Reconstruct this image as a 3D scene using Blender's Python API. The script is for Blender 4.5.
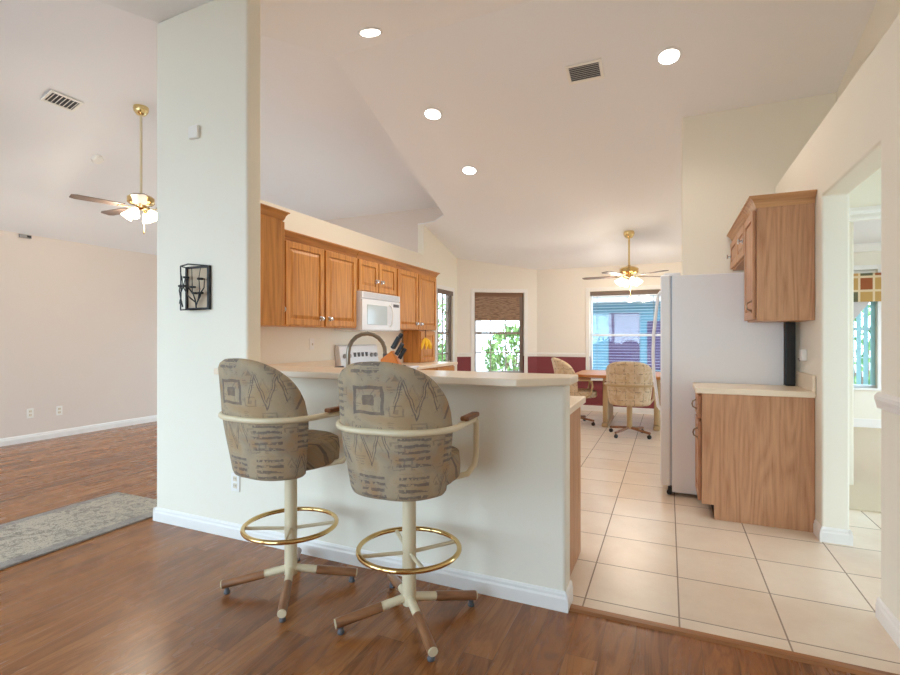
import bpy, bmesh, math, random
from mathutils import Vector, Matrix, Euler
random.seed(7)
for o in list(bpy.data.objects): bpy.data.objects.remove(o, do_unlink=True)
SC = bpy.context.scene
COL = SC.collection
PI = math.pi

# ------------------------------------------------------------------ camera
YAW = math.atan2(218, 493)
cam_d = bpy.data.cameras.new('camera'); cam = bpy.data.objects.new('camera', cam_d); COL.objects.link(cam)
cam.location = (0, 0, 1.26); cam.rotation_euler = (PI/2, 0, YAW)
cam_d.sensor_width = 36; cam_d.lens = 493/900*36; cam_d.clip_start = .05
SC.camera = cam
# ------------------------------------------------------------------ world, exposure
W = bpy.data.worlds.new('world'); SC.world = W; W.use_nodes = True
bg = W.node_tree.nodes['Background']; bg.inputs[0].default_value = (.65, .83, 1.0, 1); bg.inputs[1].default_value = 7.0
SC.view_settings.view_transform = 'Standard'; SC.view_settings.look = 'None'
SC.view_settings.gamma = 1; SC.view_settings.use_curve_mapping = False
SC.view_settings.exposure = 0.26
SC.cycles.max_bounces = 12; SC.cycles.diffuse_bounces = 8; SC.cycles.transparent_max_bounces = 16
LAMP_W = 36      # one recessed lamp
BULB_W = 7       # one fan bulb

def portal(loc, rot, w, h):
    d = bpy.data.lights.new('window_portal', 'AREA'); d.shape = 'RECTANGLE'; d.size = w; d.size_y = h
    d.cycles.is_portal = True
    o = bpy.data.objects.new('window_portal', d); COL.objects.link(o); o.location = loc; o.rotation_euler = rot
portal((-5.1, -1.84, 1.49), (PI/2, 0, 0), 3.4, 2.82)      # living room glass doors
portal((-1.9, -1.84, 1.14), (PI/2, 0, 0), 2.0, 2.12)      # near room glass doors
portal((-5.3, 7.18, 1.15), (-PI/2, 0, 0), 2.8, 2.2)      # unseen doors added to brighten the living room
portal((4.25, 2.3, 1.2), (0, PI/2, 0), 2.2, 1.8)        # entry beyond the doorway
portal((4.25, 6.6, 1.35), (0, PI/2, 0), 1.6, 2.6)       # dining room side window
portal((-.63, 8.85, 1.3), (-PI/2, 0, 0), 1.2, 1.5)      # nook window

# ------------------------------------------------------------------ node helper
class X:
    """tiny expression builder for shader math"""
    def __init__(s, nt, sock): s.nt = nt; s.s = sock
    def _m(s, op, *a):
        n = s.nt.nodes.new('ShaderNodeMath'); n.operation = op
        for i, v in enumerate((s,) + a):
            if isinstance(v, X): s.nt.links.new(v.s, n.inputs[i])
            else: n.inputs[i].default_value = v
        return X(s.nt, n.outputs[0])
    def __add__(s, o): return s._m('ADD', o)
    def __sub__(s, o): return s._m('SUBTRACT', o)
    def __mul__(s, o): return s._m('MULTIPLY', o)
    def __truediv__(s, o): return s._m('DIVIDE', o)
    def gt(s, o): return s._m('GREATER_THAN', o)
    def lt(s, o): return s._m('LESS_THAN', o)
    def frac(s): return s._m('FRACT')
    def abs(s): return s._m('ABSOLUTE')
    def floor(s): return s._m('FLOOR')
    def max(s, o): return s._m('MAXIMUM', o)
    def min(s, o): return s._m('MINIMUM', o)
    def tri(s, p): return s._m('PINGPONG', p)
    def sin(s): return s._m('SINE')
    def band(s, a, b): return s.gt(a)*s.lt(b)

def lin(c):
    return tuple((v/12.92 if v <= .04045 else ((v+.055)/1.055)**2.4) for v in c)
def rgb(r, g, b): return lin((r/255, g/255, b/255)) + (1,)

class M_:
    def __init__(s, name, color=None, rough=.5, metal=0, spec=None):
        m = bpy.data.materials.new(name); m.use_nodes = True; s.m = m; s.nt = m.node_tree
        s.b = s.nt.nodes['Principled BSDF']; s.out = s.nt.nodes['Material Output']
        if color: s.b.inputs['Base Color'].default_value = color
        s.b.inputs['Roughness'].default_value = rough; s.b.inputs['Metallic'].default_value = metal
        if spec is not None: s.b.inputs['Specular IOR Level'].default_value = spec
    def new(s, t): return s.nt.nodes.new('ShaderNode'+t)
    def link(s, a, b): s.nt.links.new(a.s if isinstance(a, X) else a, b)
    def coord(s, kind='Object', scale=(1, 1, 1), rot=(0, 0, 0), loc=(0, 0, 0)):
        tc = s.new('TexCoord'); mp = s.new('Mapping'); s.link(tc.outputs[kind], mp.inputs[0])
        mp.inputs['Scale'].default_value = scale; mp.inputs['Rotation'].default_value = rot; mp.inputs['Location'].default_value = loc
        return mp.outputs[0]
    def world(s, scale=(1, 1, 1), loc=(0, 0, 0)):
        g = s.new('NewGeometry'); mp = s.new('Mapping'); s.link(g.outputs['Position'], mp.inputs[0])
        mp.inputs['Scale'].default_value = scale; mp.inputs['Location'].default_value = loc
        return mp.outputs[0]
    def sep(s, v):
        n = s.new('SeparateXYZ'); s.link(v, n.inputs[0]); return [X(s.nt, n.outputs[i]) for i in range(3)]
    def noise(s, v, scale, detail=3, rough=.55, dist=0):
        n = s.new('TexNoise'); s.link(v, n.inputs['Vector']); n.inputs['Scale'].default_value = scale
        n.inputs['Detail'].default_value = detail; n.inputs['Roughness'].default_value = rough; n.inputs['Distortion'].default_value = dist
        return X(s.nt, n.outputs[0])
    def ramp(s, f, stops):
        n = s.new('ValToRGB'); s.link(f, n.inputs[0]); e = n.color_ramp.elements
        while len(e) > 1: e.remove(e[-1])
        e[0].position, e[0].color = stops[0]
        for p, c in stops[1:]:
            k = e.new(p); k.color = c
        return n.outputs[0]
    def mix(s, f, a, b, blend='MIX'):
        n = s.new('Mix'); n.data_type = 'RGBA'; n.blend_type = blend
        for v, i in ((f, 0), (a, 6), (b, 7)):
            if isinstance(v, X): s.link(v, n.inputs[i])
            elif isinstance(v, (tuple, float, int)): n.inputs[i].default_value = v
            else: s.link(v, n.inputs[i])
        return n.outputs[2]
    def col(s, sock): s.link(sock, s.b.inputs['Base Color']); return s
    def bump(s, h, strength=.2, dist=.01):
        n = s.new('Bump'); s.link(h, n.inputs['Height']); n.inputs['Strength'].default_value = strength; n.inputs['Distance'].default_value = dist
        s.link(n.outputs[0], s.b.inputs['Normal']); return s

MAT = {}
def simple(name, c, rough=.5, metal=0, spec=None): MAT[name] = M_(name, c, rough, metal, spec).m

def paint(name, c, rough=.75, tex=.08):
    k = M_(name, c, rough); k.bump(k.noise(k.world(), 60, 3), tex, .004)
    n = k.noise(k.world(), 1.2, 2)
    k.col(k.mix(n*.06, c, tuple(v*.9 for v in c[:3])+(1,)))
    MAT[name] = k.m
paint('wall_paint', rgb(239, 234, 219))
paint('wall_living', rgb(226, 214, 204))
paint('ceiling_paint', rgb(238, 238, 240), .85, .16)
paint('trim_white', rgb(240, 238, 234), .45, .02)

def nook_mat():
    k = M_('wall_nook_two_tone', None, .7)
    z = k.sep(k.world())[2]
    k.col(k.mix(z.lt(.93), rgb(240, 234, 224), rgb(134, 62, 68)))
    MAT['wall_nook'] = k.m
nook_mat()

def wood(name, light, dark, axis='Z', rough=.38, gscale=1.0, contrast=1.0, spec=.5, pore=.5):
    k = M_(name, None, rough, 0, spec)
    st = {'X': (1.1, 16, 16), 'Y': (16, 1.1, 16), 'Z': (16, 16, 1.1)}[axis]
    v = k.coord('Object', tuple(a*gscale for a in st))
    n1 = k.noise(v, 2.2, 6, .65, .3)
    st2 = {'X': (.35, 3.6, 3.6), 'Y': (3.6, .35, 3.6), 'Z': (3.6, 3.6, .35)}[axis]
    v2 = k.coord('Object', tuple(a*gscale for a in st2))
    n2 = k.noise(v2, 1.3, 1, .4, .2)
    rings = ((n2*11).frac()-.5).abs()*2
    f = n1*.72 + rings*.2 + .04
    c = k.ramp(f, [(.3, dark), (.5, tuple((a*1.3+b*.7)/2 for a, b in zip(light, dark))), (.68, light)])
    st3 = {'X': (4, 150, 150), 'Y': (150, 4, 150), 'Z': (150, 150, 4)}[axis]
    n3 = k.noise(k.coord('Object', st3), 1, 2)
    c = k.mix(n3.gt(.60)*(.25*pore), c, tuple(v*.55 for v in dark[:3])+(1,))
    k.col(c); k.bump(n1, .05, .003)
    MAT[name] = k.m
wood('oak', rgb(216, 152, 76), rgb(172, 106, 44))
wood('oak_along', rgb(206, 142, 70), rgb(162, 98, 40), 'Y')
wood('oak_across', rgb(200, 140, 76), rgb(160, 100, 46), 'X')
wood('oak_pale', rgb(204, 156, 118), rgb(172, 120, 84), 'Z', .42, 1.3)
wood('oak_pale_along', rgb(205, 156, 108), rgb(165, 112, 68), 'Y', .42)
wood('oak_pale_across', rgb(205, 156, 108), rgb(165, 112, 68), 'X', .42)
wood('walnut_pad', rgb(158, 104, 62), rgb(104, 62, 34), 'Y', .35, 1.6)
wood('leg_wood', rgb(160, 112, 76), rgb(106, 66, 40), 'X', .3, 2)
wood('table_oak', rgb(205, 140, 80), rgb(166, 100, 50), 'X', .35)
simple('cream_metal', rgb(222, 208, 176), .35, 0)
simple('tan_metal', rgb(186, 158, 116), .4, 0)
simple('brass', rgb(232, 208, 150), .2, 1)
simple('polished_brass', rgb(222, 190, 130), .12, 1)
simple('nickel', rgb(146, 138, 126), .3, 1)
simple('chrome', rgb(225, 225, 228), .1, 1)
simple('pewter', rgb(150, 132, 108), .3, 1)
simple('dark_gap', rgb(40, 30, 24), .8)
simple('black_metal', rgb(28, 26, 26), .45)
simple('black_plastic', rgb(26, 27, 30), .4)
simple('white_gloss', rgb(236, 238, 242), .22)
simple('fridge_white', rgb(242, 243, 245), .35)
simple('fridge_edge', rgb(176, 182, 194), .4)
simple('white_plastic', rgb(240, 238, 232), .4)
simple('grey_plastic', rgb(150, 150, 150), .5)
simple('dark_grey', rgb(92, 92, 96), .6)  # plain dark grey of plastic parts, slots and vent ducts
simple('laminate', rgb(238, 220, 194), .3)
simple('laminate_edge', rgb(238, 226, 206), .3)
simple('ivory', rgb(226, 214, 190), .5)
simple('tan_panel', rgb(206, 184, 158), .8)
simple('orange_wood', rgb(226, 132, 44), .4)
simple('banana', rgb(244, 196, 40), .5)
simple('blade_taupe', rgb(112, 96, 88), .5)
simple('blade_white', rgb(238, 234, 228), .4)
simple('cord_grey', rgb(120, 112, 104), .6)
simple('taupe_blind', rgb(120, 104, 94), .7)
simple('brown_shade', rgb(128, 96, 74), .85)
simple('sash_white', rgb(225, 225, 225), .45)
simple('sash_taupe', rgb(150, 136, 124), .5)
simple('slat_white', rgb(226, 232, 236), .5)
simple('vertical_slat', rgb(150, 198, 204), .5)
simple('curtain_grey', rgb(205, 200, 198), .9)
simple('purple_cloth', rgb(66, 54, 88), .9)
simple('rubber', rgb(40, 38, 36), .8)
simple('patio_concrete', rgb(168, 164, 160), .95)  # grey patio concrete, neutral so light bounced indoors gets no green tint
simple('lanai_white', rgb(225, 222, 220), .7)
simple('roof_tan', rgb(150, 130, 116), .9)
simple('seat_grey', rgb(146, 156, 180), .6)
simple('microwave_glass', rgb(196, 204, 204), .08)

def emis(name, c, s):
    k = M_(name, c, .4); k.b.inputs['Emission Color'].default_value = c; k.b.inputs['Emission Strength'].default_value = s
    MAT[name] = k.m
emis('lamp_glow', (1, .93, .82, 1), 14)
emis('bulb_glow', (1, .88, .70, 1), 4)

def glass():
    k = M_('pane_glass'); nt = k.nt
    tr = k.new('BsdfTransparent'); gl = k.new('BsdfGlossy'); gl.inputs['Roughness'].default_value = .03
    tr.inputs[0].default_value = (.97, .99, .99, 1)
    mx = k.new('MixShader'); mx.inputs[0].default_value = .06
    k.link(tr.outputs[0], mx.inputs[1]); k.link(gl.outputs[0], mx.inputs[2]); k.link(mx.outputs[0], k.out.inputs[0])
    MAT['pane_glass'] = k.m
glass()

def floors():
    # laminate planks running away from the camera
    k = M_('wood_floor', None, .3)
    p = k.world(); x, y, z = k.sep(p)
    w = .125; L = 1.25
    row = (x/w).floor()
    off = ((row*12.9898).sin()*43758.5453).frac()
    yy = y/L + off
    pid = row*7.31 + yy.floor()*3.17
    rnd = ((pid*12.9898).sin()*43758.5453).frac()
    fx = ((x/w).frac()-.5).abs(); fy = (yy.frac()-.5).abs()
    seam = fx.gt(.488).max(fy.gt(.4985))
    cm = k.new('CombineXYZ'); k.link(x*7 + rnd*37, cm.inputs[0]); k.link(y*.9 + rnd*11, cm.inputs[1]); k.link(rnd*9, cm.inputs[2])
    g1 = k.noise(cm.outputs[0], 1.5, 4, .6, 1.1)
    rings = ((g1*6).frac()-.5).abs()*2
    cm2 = k.new('CombineXYZ'); k.link(x*70, cm2.inputs[0]); k.link(y*3 + rnd*31, cm2.inputs[1])
    g2 = k.noise(cm2.outputs[0], 1, 3)
    f = g1*.45 + rings*.2 + g2*.1 + rnd*.22 + .02
    c = k.ramp(f, [(.22, rgb(98, 57, 28)), (.45, rgb(138, 85, 45)), (.64, rgb(162, 106, 59)), (.85, rgb(182, 127, 78))])
    c = k.mix(seam*.45, c, rgb(60, 34, 20))
    k.col(c)
    k.link(g1*.06 + .24, k.b.inputs['Roughness'])
    k.bump(rings*.3 - seam*.6, .04, .003); MAT['wood_floor'] = k.m
    # ceramic tile, 0.412 m grid
    k = M_('tile_floor', None, .28, 0, .7)
    x, y, z = k.sep(k.world())
    t = .412
    fx = (((x-.046)/t + 40).frac()-.5).abs(); fy = (((y-2.445)/t + 40).frac()-.5).abs()
    grout = fx.max(fy).gt(.4915)
    n = k.noise(k.world(), 5, 5, .6); n2 = k.noise(k.world(), 34, 3)
    tid = ((x-.046)/t + 40).floor()*3.1 + ((y-2.445)/t+40).floor()*7.7
    r = ((tid*12.9898).sin()*43758.5453).frac()
    c = k.ramp(n*.6 + n2*.2 + r*.2, [(.3, rgb(222, 202, 180)), (.55, rgb(231, 214, 194)), (.8, rgb(238, 224, 206))])
    c = k.mix(grout, c, rgb(150, 128, 108))
    k.col(c); k.link(n2*.1 + .26 + grout*.3, k.b.inputs['Roughness']); k.bump(n2*.15 - grout, .25, .002); MAT['tile_floor'] = k.m
    k = M_('carpet', None, .95); n = k.noise(k.world(), 160, 2)
    k.col(k.ramp(n, [(.3, rgb(196, 178, 152)), (.7, rgb(222, 208, 184))])); k.bump(n, .5, .01); MAT['carpet'] = k.m
    k = M_('rug_weave', None, .95)
    p = k.world(); n = k.noise(p, 22, 6, .75, .8); n2 = k.noise(p, 120, 2); n3 = k.noise(p, 5, 3, .6, 1.2)
    x, y, z = k.sep(p)
    edge = x.lt(-4.0).max(x.gt(-3.38))
    c = k.ramp(n*.6 + n2*.25 + n3*.15, [(.38, rgb(122, 112, 104)), (.47, rgb(156, 146, 134)), (.54, rgb(204, 192, 172)), (.63, rgb(140, 130, 122))])
    c = k.mix(edge*.6, c, rgb(140, 132, 130))
    k.col(c); k.bump(n2, .6, .01); MAT['rug_weave'] = k.m
floors()

def fabric():
    """beige upholstery printed with sketchy grey zigzags, bars and blocks (UV in metres)"""
    k = M_('print_fabric', None, .9)
    tc = k.new('TexCoord'); u, v, _ = k.sep(tc.outputs['UV'])
    wob = k.noise(tc.outputs['UV'], 18, 3)
    weave = k.noise(tc.outputs['UV'], 260, 2)
    u = u + (wob-.5)*.022; v = v + (k.noise(tc.outputs['UV'], 13, 3)-.5)*.022
    patch = k.noise(tc.outputs['UV'], 7, 2, .5)
    base = k.ramp(patch, [(.35, rgb(178, 150, 114)), (.48, rgb(182, 163, 134)), (.58, rgb(166, 152, 130)), (.7, rgb(174, 140, 104))])
    def motif(cw, ch, seed):      # cells choose which motif is drawn
        a = u/cw + seed; b = v/ch + seed*1.7
        iu = a.floor(); iv = b.floor(); lu = a.frac(); lv = b.frac()
        sel = ((iu*127.1 + iv*311.7).sin()*43758.5453).frac()
        inside = lu.band(.06, .94)*lv.band(.06, .94)
        z = (lu*1.0).tri(.25)*3.2 + .08
        zig = (lv - z).abs().lt(.045).max((lv - z - .17).abs().lt(.03))
        bars = ((lv*7).frac().gt(.55))*lu.band(.12, .8)*k.noise(tc.outputs['UV'], 45, 2).gt(.42)
        fr = (lu-.5).abs().max((lv-.5).abs()*1.2)
        block = fr.band(.28, .36).max(fr.lt(.13))
        q = (lu-.5).abs()*1.6 + lv*.9
        tri = q.band(.62, .74).max(q.lt(.4)*lv.gt(.12))
        return (sel.lt(.32)*zig).max(sel.band(.32, .58)*bars).max(sel.band(.58, .76)*block).max(sel.band(.76, 1.01)*tri)*inside
    ink = motif(.19, .185, 0.0).max(motif(.083, .071, 3.37)*k.noise(tc.outputs['UV'], 9, 2).gt(.5)*.55)
    blot = k.noise(tc.outputs['UV'], 30, 4, .7)
    ink = ink*(blot*1.5 + .15).min(1.0)
    c = k.mix((ink*.72).min(1.0), base, rgb(88, 80, 84))
    smear = k.noise(tc.outputs['UV'], 22, 4, .7).gt(.63)
    c = k.mix(smear*.35, c, rgb(112, 104, 104))
    c = k.mix(weave*.25, c, rgb(120, 104, 82))
    k.col(c); k.bump(weave, .3, .002); MAT['print_fabric'] = k.m
    k = M_('print_fabric_pale', None, .9)
    p = tc = k.new('TexCoord'); n = k.noise(tc.outputs['UV'], 9, 3); n2 = k.noise(tc.outputs['UV'], 30, 4, .7)
    u, v, _ = k.sep(tc.outputs['UV'])
    c = k.ramp(n, [(.35, rgb(200, 172, 136)), (.5, rgb(214, 194, 164)), (.65, rgb(196, 168, 136))])
    lines = ((u*9 + n*.6).frac()-.5).abs().lt(.035).max(((v*9+n*.4).frac()-.5).abs().lt(.04))*n2.gt(.5)
    c = k.mix(lines*.6, c, rgb(96, 84, 80)); c = k.mix(n2.gt(.66)*.4, c, rgb(120, 100, 84))
    k.col(c); MAT['print_fabric_pale'] = k.m
fabric()

def siding():
    k = M_('blue_siding', None, .8); x, y, z = k.sep(k.world())
    g = ((z/.15).frac()).lt(.12)
    k.col(k.mix(g*.7, rgb(84, 128, 146), rgb(52, 88, 106))); MAT['blue_siding'] = k.m
    k = M_('leaf_green', None, .8); n = k.noise(k.world(), 7, 3)
    k.col(k.ramp(n, [(.35, rgb(70, 108, 52)), (.55, rgb(126, 156, 84)), (.7, rgb(178, 194, 130))])); MAT['leaf_green'] = k.m
    k = M_('valance_patch', None, .9); x, y, z = k.sep(k.world())
    iu = (x/.16).floor(); iv = (z/.19).floor(); fu = ((x/.16).frac()-.5).abs(); fv = ((z/.19).frac()-.5).abs()
    r = ((iu*127.1 + iv*311.7).sin()*43758.5453).frac()
    c = k.ramp(r, [(.0, rgb(150, 84, 44)), (.3, rgb(184, 146, 84)), (.55, rgb(96, 96, 70)), (.8, rgb(196, 150, 92))])
    for e in c.node.color_ramp.elements: pass
    c.node.color_ramp.interpolation = 'CONSTANT'
    c = k.mix(fu.max(fv).gt(.42), c, rgb(214, 194, 158)); k.col(c); MAT['valance_patch'] = k.m
siding()

# ------------------------------------------------------------------ mesh helper
class MB:
    def __init__(s): s.bm = bmesh.new(); s.uv = s.bm.loops.layers.uv.new('uv')
    def box(s, x0, x1, y0, y1, z0, z1, xf=None):
        vs = [s.bm.verts.new((x, y, z)) for x in (x0, x1) for y in (y0, y1) for z in (z0, z1)]
        f = [(0, 1, 3, 2), (4, 6, 7, 5), (0, 4, 5, 1), (2, 3, 7, 6), (0, 2, 6, 4), (1, 5, 7, 3)]
        for q in f: s.bm.faces.new([vs[i] for i in q])
        if xf:
            for v in vs: v.co = xf @ v.co
        return vs
    def prism(s, poly, a, b, axis='Y', xf=None):
        def pt(p, t):
            return {'Y': (p[0], t, p[1]), 'X': (t, p[0], p[1]), 'Z': (p[0], p[1], t)}[axis]
        A = [s.bm.verts.new(pt(p, a)) for p in poly]; B = [s.bm.verts.new(pt(p, b)) for p in poly]
        n = len(poly); s.bm.faces.new(A); s.bm.faces.new(B[::-1])
        for i in range(n): s.bm.faces.new((A[i], A[(i+1) % n], B[(i+1) % n], B[i]))
        if xf:
            for v in A+B: v.co = xf @ v.co
    def poly(s, pts): s.bm.faces.new([s.bm.verts.new(p) for p in pts])
    def tube(s, pts, r, n=10, closed=False, rs=None, cap=True, flat=None):
        pts = [Vector(p) for p in pts]; rings = []; N = len(pts); up = None
        for i, p in enumerate(pts):
            if closed: d = pts[(i+1) % N]-pts[i-1]
            else: d = pts[min(i+1, N-1)]-pts[max(i-1, 0)]
            d.normalize()
            if up is None:
                up = Vector((0, 0, 1)) if abs(d.z) < .95 else Vector((1, 0, 0))
            a = d.cross(up)
            if a.length < 1e-5: a = d.orthogonal()
            a.normalize(); b = a.cross(d).normalized(); up = b
            rr = rs[i] if rs else r
            fl = flat or 1
            rings.append([s.bm.verts.new(p + a*math.cos(2*PI*k/n)*rr + b*math.sin(2*PI*k/n)*rr*fl) for k in range(n)])
        m = N if closed else N-1
        for i in range(m):
            A, B = rings[i], rings[(i+1) % N]
            for k in range(n): s.bm.faces.new((A[k], A[(k+1) % n], B[(k+1) % n], B[k]))
        if not closed and cap: s.bm.faces.new(rings[0][::-1]); s.bm.faces.new(rings[-1])
    def lathe(s, prof, n=24, c=(0, 0, 0), xf=None, cap=True):
        rings = []; vs = []
        for r, z in prof:
            if r < 1e-6: q = [s.bm.verts.new((c[0], c[1], c[2]+z))]
            else: q = [s.bm.verts.new((c[0]+r*math.cos(2*PI*k/n), c[1]+r*math.sin(2*PI*k/n), c[2]+z)) for k in range(n)]
            rings.append(q); vs += q
        for A, B in zip(rings, rings[1:]):
            for k in range(n):
                k2 = (k+1) % n
                if len(A) == 1 and len(B) == 1: continue
                if len(A) == 1: s.bm.faces.new((A[0], B[k], B[k2]))
                elif len(B) == 1: s.bm.faces.new((A[k], A[k2], B[0]))
                else: s.bm.faces.new((A[k], A[k2], B[k2], B[k]))
        for q, fl in ((rings[0], True), (rings[-1], False)):
            if cap and len(q) > 1: s.bm.faces.new(q[::-1] if fl else q)
        if xf:
            for v in vs: v.co = xf @ v.co
    def ball(s, c, r, n=12, sc=(1, 1, 1)):
        m = Matrix.Translation(c) @ Matrix.Diagonal((sc[0]*r, sc[1]*r, sc[2]*r, 1))
        bmesh.ops.create_uvsphere(s.bm, u_segments=n, v_segments=max(6, n*2//3), radius=1, matrix=m)
    def build(s, name, mat, parent=None, smooth=None, bevel=0, seg=2, loc=None):
        bmesh.ops.recalc_face_normals(s.bm, faces=s.bm.faces)
        me = bpy.data.meshes.new(name); s.bm.to_mesh(me); s.bm.free()
        me.materials.append(MAT[mat] if isinstance(mat, str) else mat)
        o = bpy.data.objects.new(name, me); COL.objects.link(o)
        if parent: o.parent = parent
        if loc: o.location = loc
        if smooth:
            for p in me.polygons: p.use_smooth = True
            try: me.set_sharp_from_angle(angle=math.radians(smooth if smooth is not True else 40))
            except Exception: pass
        if bevel:
            b = o.modifiers.new('bevel', 'BEVEL'); b.width = bevel; b.segments = seg; b.limit_method = 'ANGLE'; b.angle_limit = math.radians(40)
        return o

def thing(name, label, cat, loc=(0, 0, 0), rz=0, group=None):
    o = bpy.data.objects.new(name, None); COL.objects.link(o); o.location = loc; o.rotation_euler = (0, 0, rz)
    o.empty_display_size = .1
    return tag(o, label, cat, group)
def tag(o, label, cat, group=None):
    o['label'] = label; o['category'] = cat
    if group: o['group'] = group
    return o
def struct(o): o['kind'] = 'structure'; return o
def children(o): return [c for c in bpy.data.objects if c.parent == o]
def dup(root, loc, rz, label, group=None):
    r = root.copy(); COL.objects.link(r); r.location = loc; r.rotation_euler = (0, 0, rz); r['label'] = label
    if group: r['group'] = group
    for ch in children(root):
        c = ch.copy(); COL.objects.link(c); c.parent = r
        for g in children(ch):
            d = g.copy(); COL.objects.link(d); d.parent = c
    return r
def bx(name, mat, x0, x1, y0, y1, z0, z1, parent=None, bevel=0, seg=2):
    m = MB(); m.box(x0, x1, y0, y1, z0, z1); return m.build(name, mat, parent, bevel=bevel, seg=seg)
def light(name, kind, loc, power, color, parent=None, size=.05, spot=None, rot=None):
    d = bpy.data.lights.new(name, kind); d.energy = power; d.color = color
    if kind in ('POINT', 'SPOT'): d.shadow_soft_size = size
    if spot: d.spot_size = spot; d.spot_blend = .8
    o = bpy.data.objects.new(name, d); COL.objects.link(o); o.location = loc
    if parent: o.parent = parent
    if rot: o.rotation_euler = rot
    return o

# ================================================================== SETTING
S = .25                    # ceiling pitch
RY, RZ = 3.6, 3.76         # ridge of the kitchen ceiling
def zc(y): return RZ - S*abs(y-RY)
LX = -7.05; LCX = -6.05
# floors
struct(bx('floor_wood', 'wood_floor', LX, 1.0, -1.8, 2.325, -.1, 0))
struct(bx('floor_wood_living', 'wood_floor', LX, -3.45, 2.325, 7.1, -.1, 0))
struct(bx('floor_tile', 'tile_floor', -3.45, 3.2, 2.325, 9.0, -.1, 0))
struct(bx('floor_carpet', 'carpet', 1.0, 4.2, 4.48, 8.6, 0, .012))
m = MB(); m.prism([(2.30, 0), (2.352, 0), (2.345, .011), (2.31, .011)], -.415, .872, 'X')
wood('strip_wood', rgb(168, 112, 66), rgb(126, 78, 44), 'X'); struct(m.build('trim_threshold', 'strip_wood'))
# pillar and half wall in one plane
m = MB(); m.prism([(-3.232, 0), (-.43, 0), (-.43, 1.043), (-2.39, 1.043), (-2.39, 3.46), (-3.232, 3.43)], 2.29, 2.41, 'Y')
struct(m.build('wall_bar_and_pillar', 'wall_paint', bevel=.018, seg=4))
struct(bx('wall_kitchen_stub', 'wall_paint', -3.38, -3.215, 2.412, 2.5, 0, 2.52))
m = MB()
m.box(-3.5, -3.4, 2.5, 7.16, 0, 2.52); m.box(-3.5, -3.4, 7.16, 7.80, 0, .62); m.box(-3.5, -3.4, 7.16, 7.8, 2.05, 2.52); m.box(-3.5, -3.4, 7.80, 8.0, 0, 2.52)
m.prism([(6.7, 2.52), (8.0, 2.52), (8.0, zc(8.0)), (6.7, zc(6.7)+.02)], -3.5, -3.4, 'X')
def nook_like(m): return m
struct(m.build('wall_kitchen', 'wall_nook_kitchen' if 'wall_nook_kitchen' in MAT else 'wall_paint'))
# living room walls
struct(bx('wall_left', 'wall_living', LX-.12, LX, -1.8, 7.13, 0, 2.5))
m = MB(); m.prism([(LX, 0), (-6.7, 0), (-6.7, 2.25), (-3.9, 2.25), (-3.9, 0), (-3.5, 0), (-3.5, 2.9), (-2.6, 2.9), (-2.6, 3.6), (LX, 3.6)], 7.05, 7.13, 'Y')  # hole for the added doors; right end extended to block sky
struct(m.build('wall_living_back', 'wall_living'))
m = MB(); m.prism([(-1.85, zc(-1.85)+.02), (RY, RZ+.02), (7.1, zc(7.1)+.02), (7.1, 3.92), (-1.85, 3.92)], -2.66, -2.6, 'X')
struct(m.build('wall_sky_seal', 'wall_paint'))  # unseen panel added above the ceilings to stop sky leaking in
# ceiling of the living room: slope then flat
def bez(n=12):
    a, b, c = Vector((-6.65, 2.5+1.26*.4)), Vector((LCX, 3.76)), Vector((-5.2, 3.76)); return [tuple(a*(1-q)**2+b*2*q*(1-q)+c*q*q) for q in [i/n for i in range(n+1)]]
prof = [(LX-.12, 2.5-.06), (LX, 2.5)] + bez() + [(-2.6, 3.76)]
ys = [-1.85, 1.0, 4.9, 5.2, 5.4, 5.7] + [5.9 + .2*i for i in range(7)]
def zback(y):
    q = max(0, min(1, (y-4.9)/.8)); return 3.76 - .25*max(0, y-5.3) if y > 5.7 or y < 4.9 else 3.76 - .1*q*q
m = MB(); G = [[m.bm.verts.new((x, y, min(z, zback(y)))) for x, z in prof] for y in ys]
for A, B in zip(G, G[1:]):
    for i in range(len(prof)-1): m.bm.faces.new((A[i], A[i+1], B[i+1], B[i]))
top = [m.bm.verts.new(p) for p in ((LX-.12, -1.85, 3.9), (-2.6, -1.85, 3.9), (-2.6, 7.1, 3.9), (LX-.12, 7.1, 3.9))]; m.bm.faces.new(top)
struct(m.build('ceiling_living', 'ceiling_paint', smooth=25))
# kitchen ceiling: two pitches with a ridge
def slab(name, pts, t=.014):
    m = MB(); b = [(x, y, zc(y)) for x, y in pts]
    A = [m.bm.verts.new(p) for p in b]; B = [m.bm.verts.new((p[0], p[1], p[2]+t)) for p in b]; n = len(b)
    m.bm.faces.new(A); m.bm.faces.new(B[::-1])
    for i in range(n): m.bm.faces.new((A[i], A[(i+1) % n], B[(i+1) % n], B[i]))
    return struct(m.build(name, 'ceiling_paint'))
slab('ceiling_near', [(-3.22, -1.85), (1.4, -1.85), (1.4, RY), (-2.72, RY), (-2.86, 2.86), (-3.0, 2.42), (-3.22, 2.41)])
slab('ceiling_kitchen', [(-2.72, RY), (1.4, RY), (1.4, 8.85), (-3.5, 8.85), (-3.5, 6.70), (-3.2, 6.66), (-2.97, 6.5)])
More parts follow.
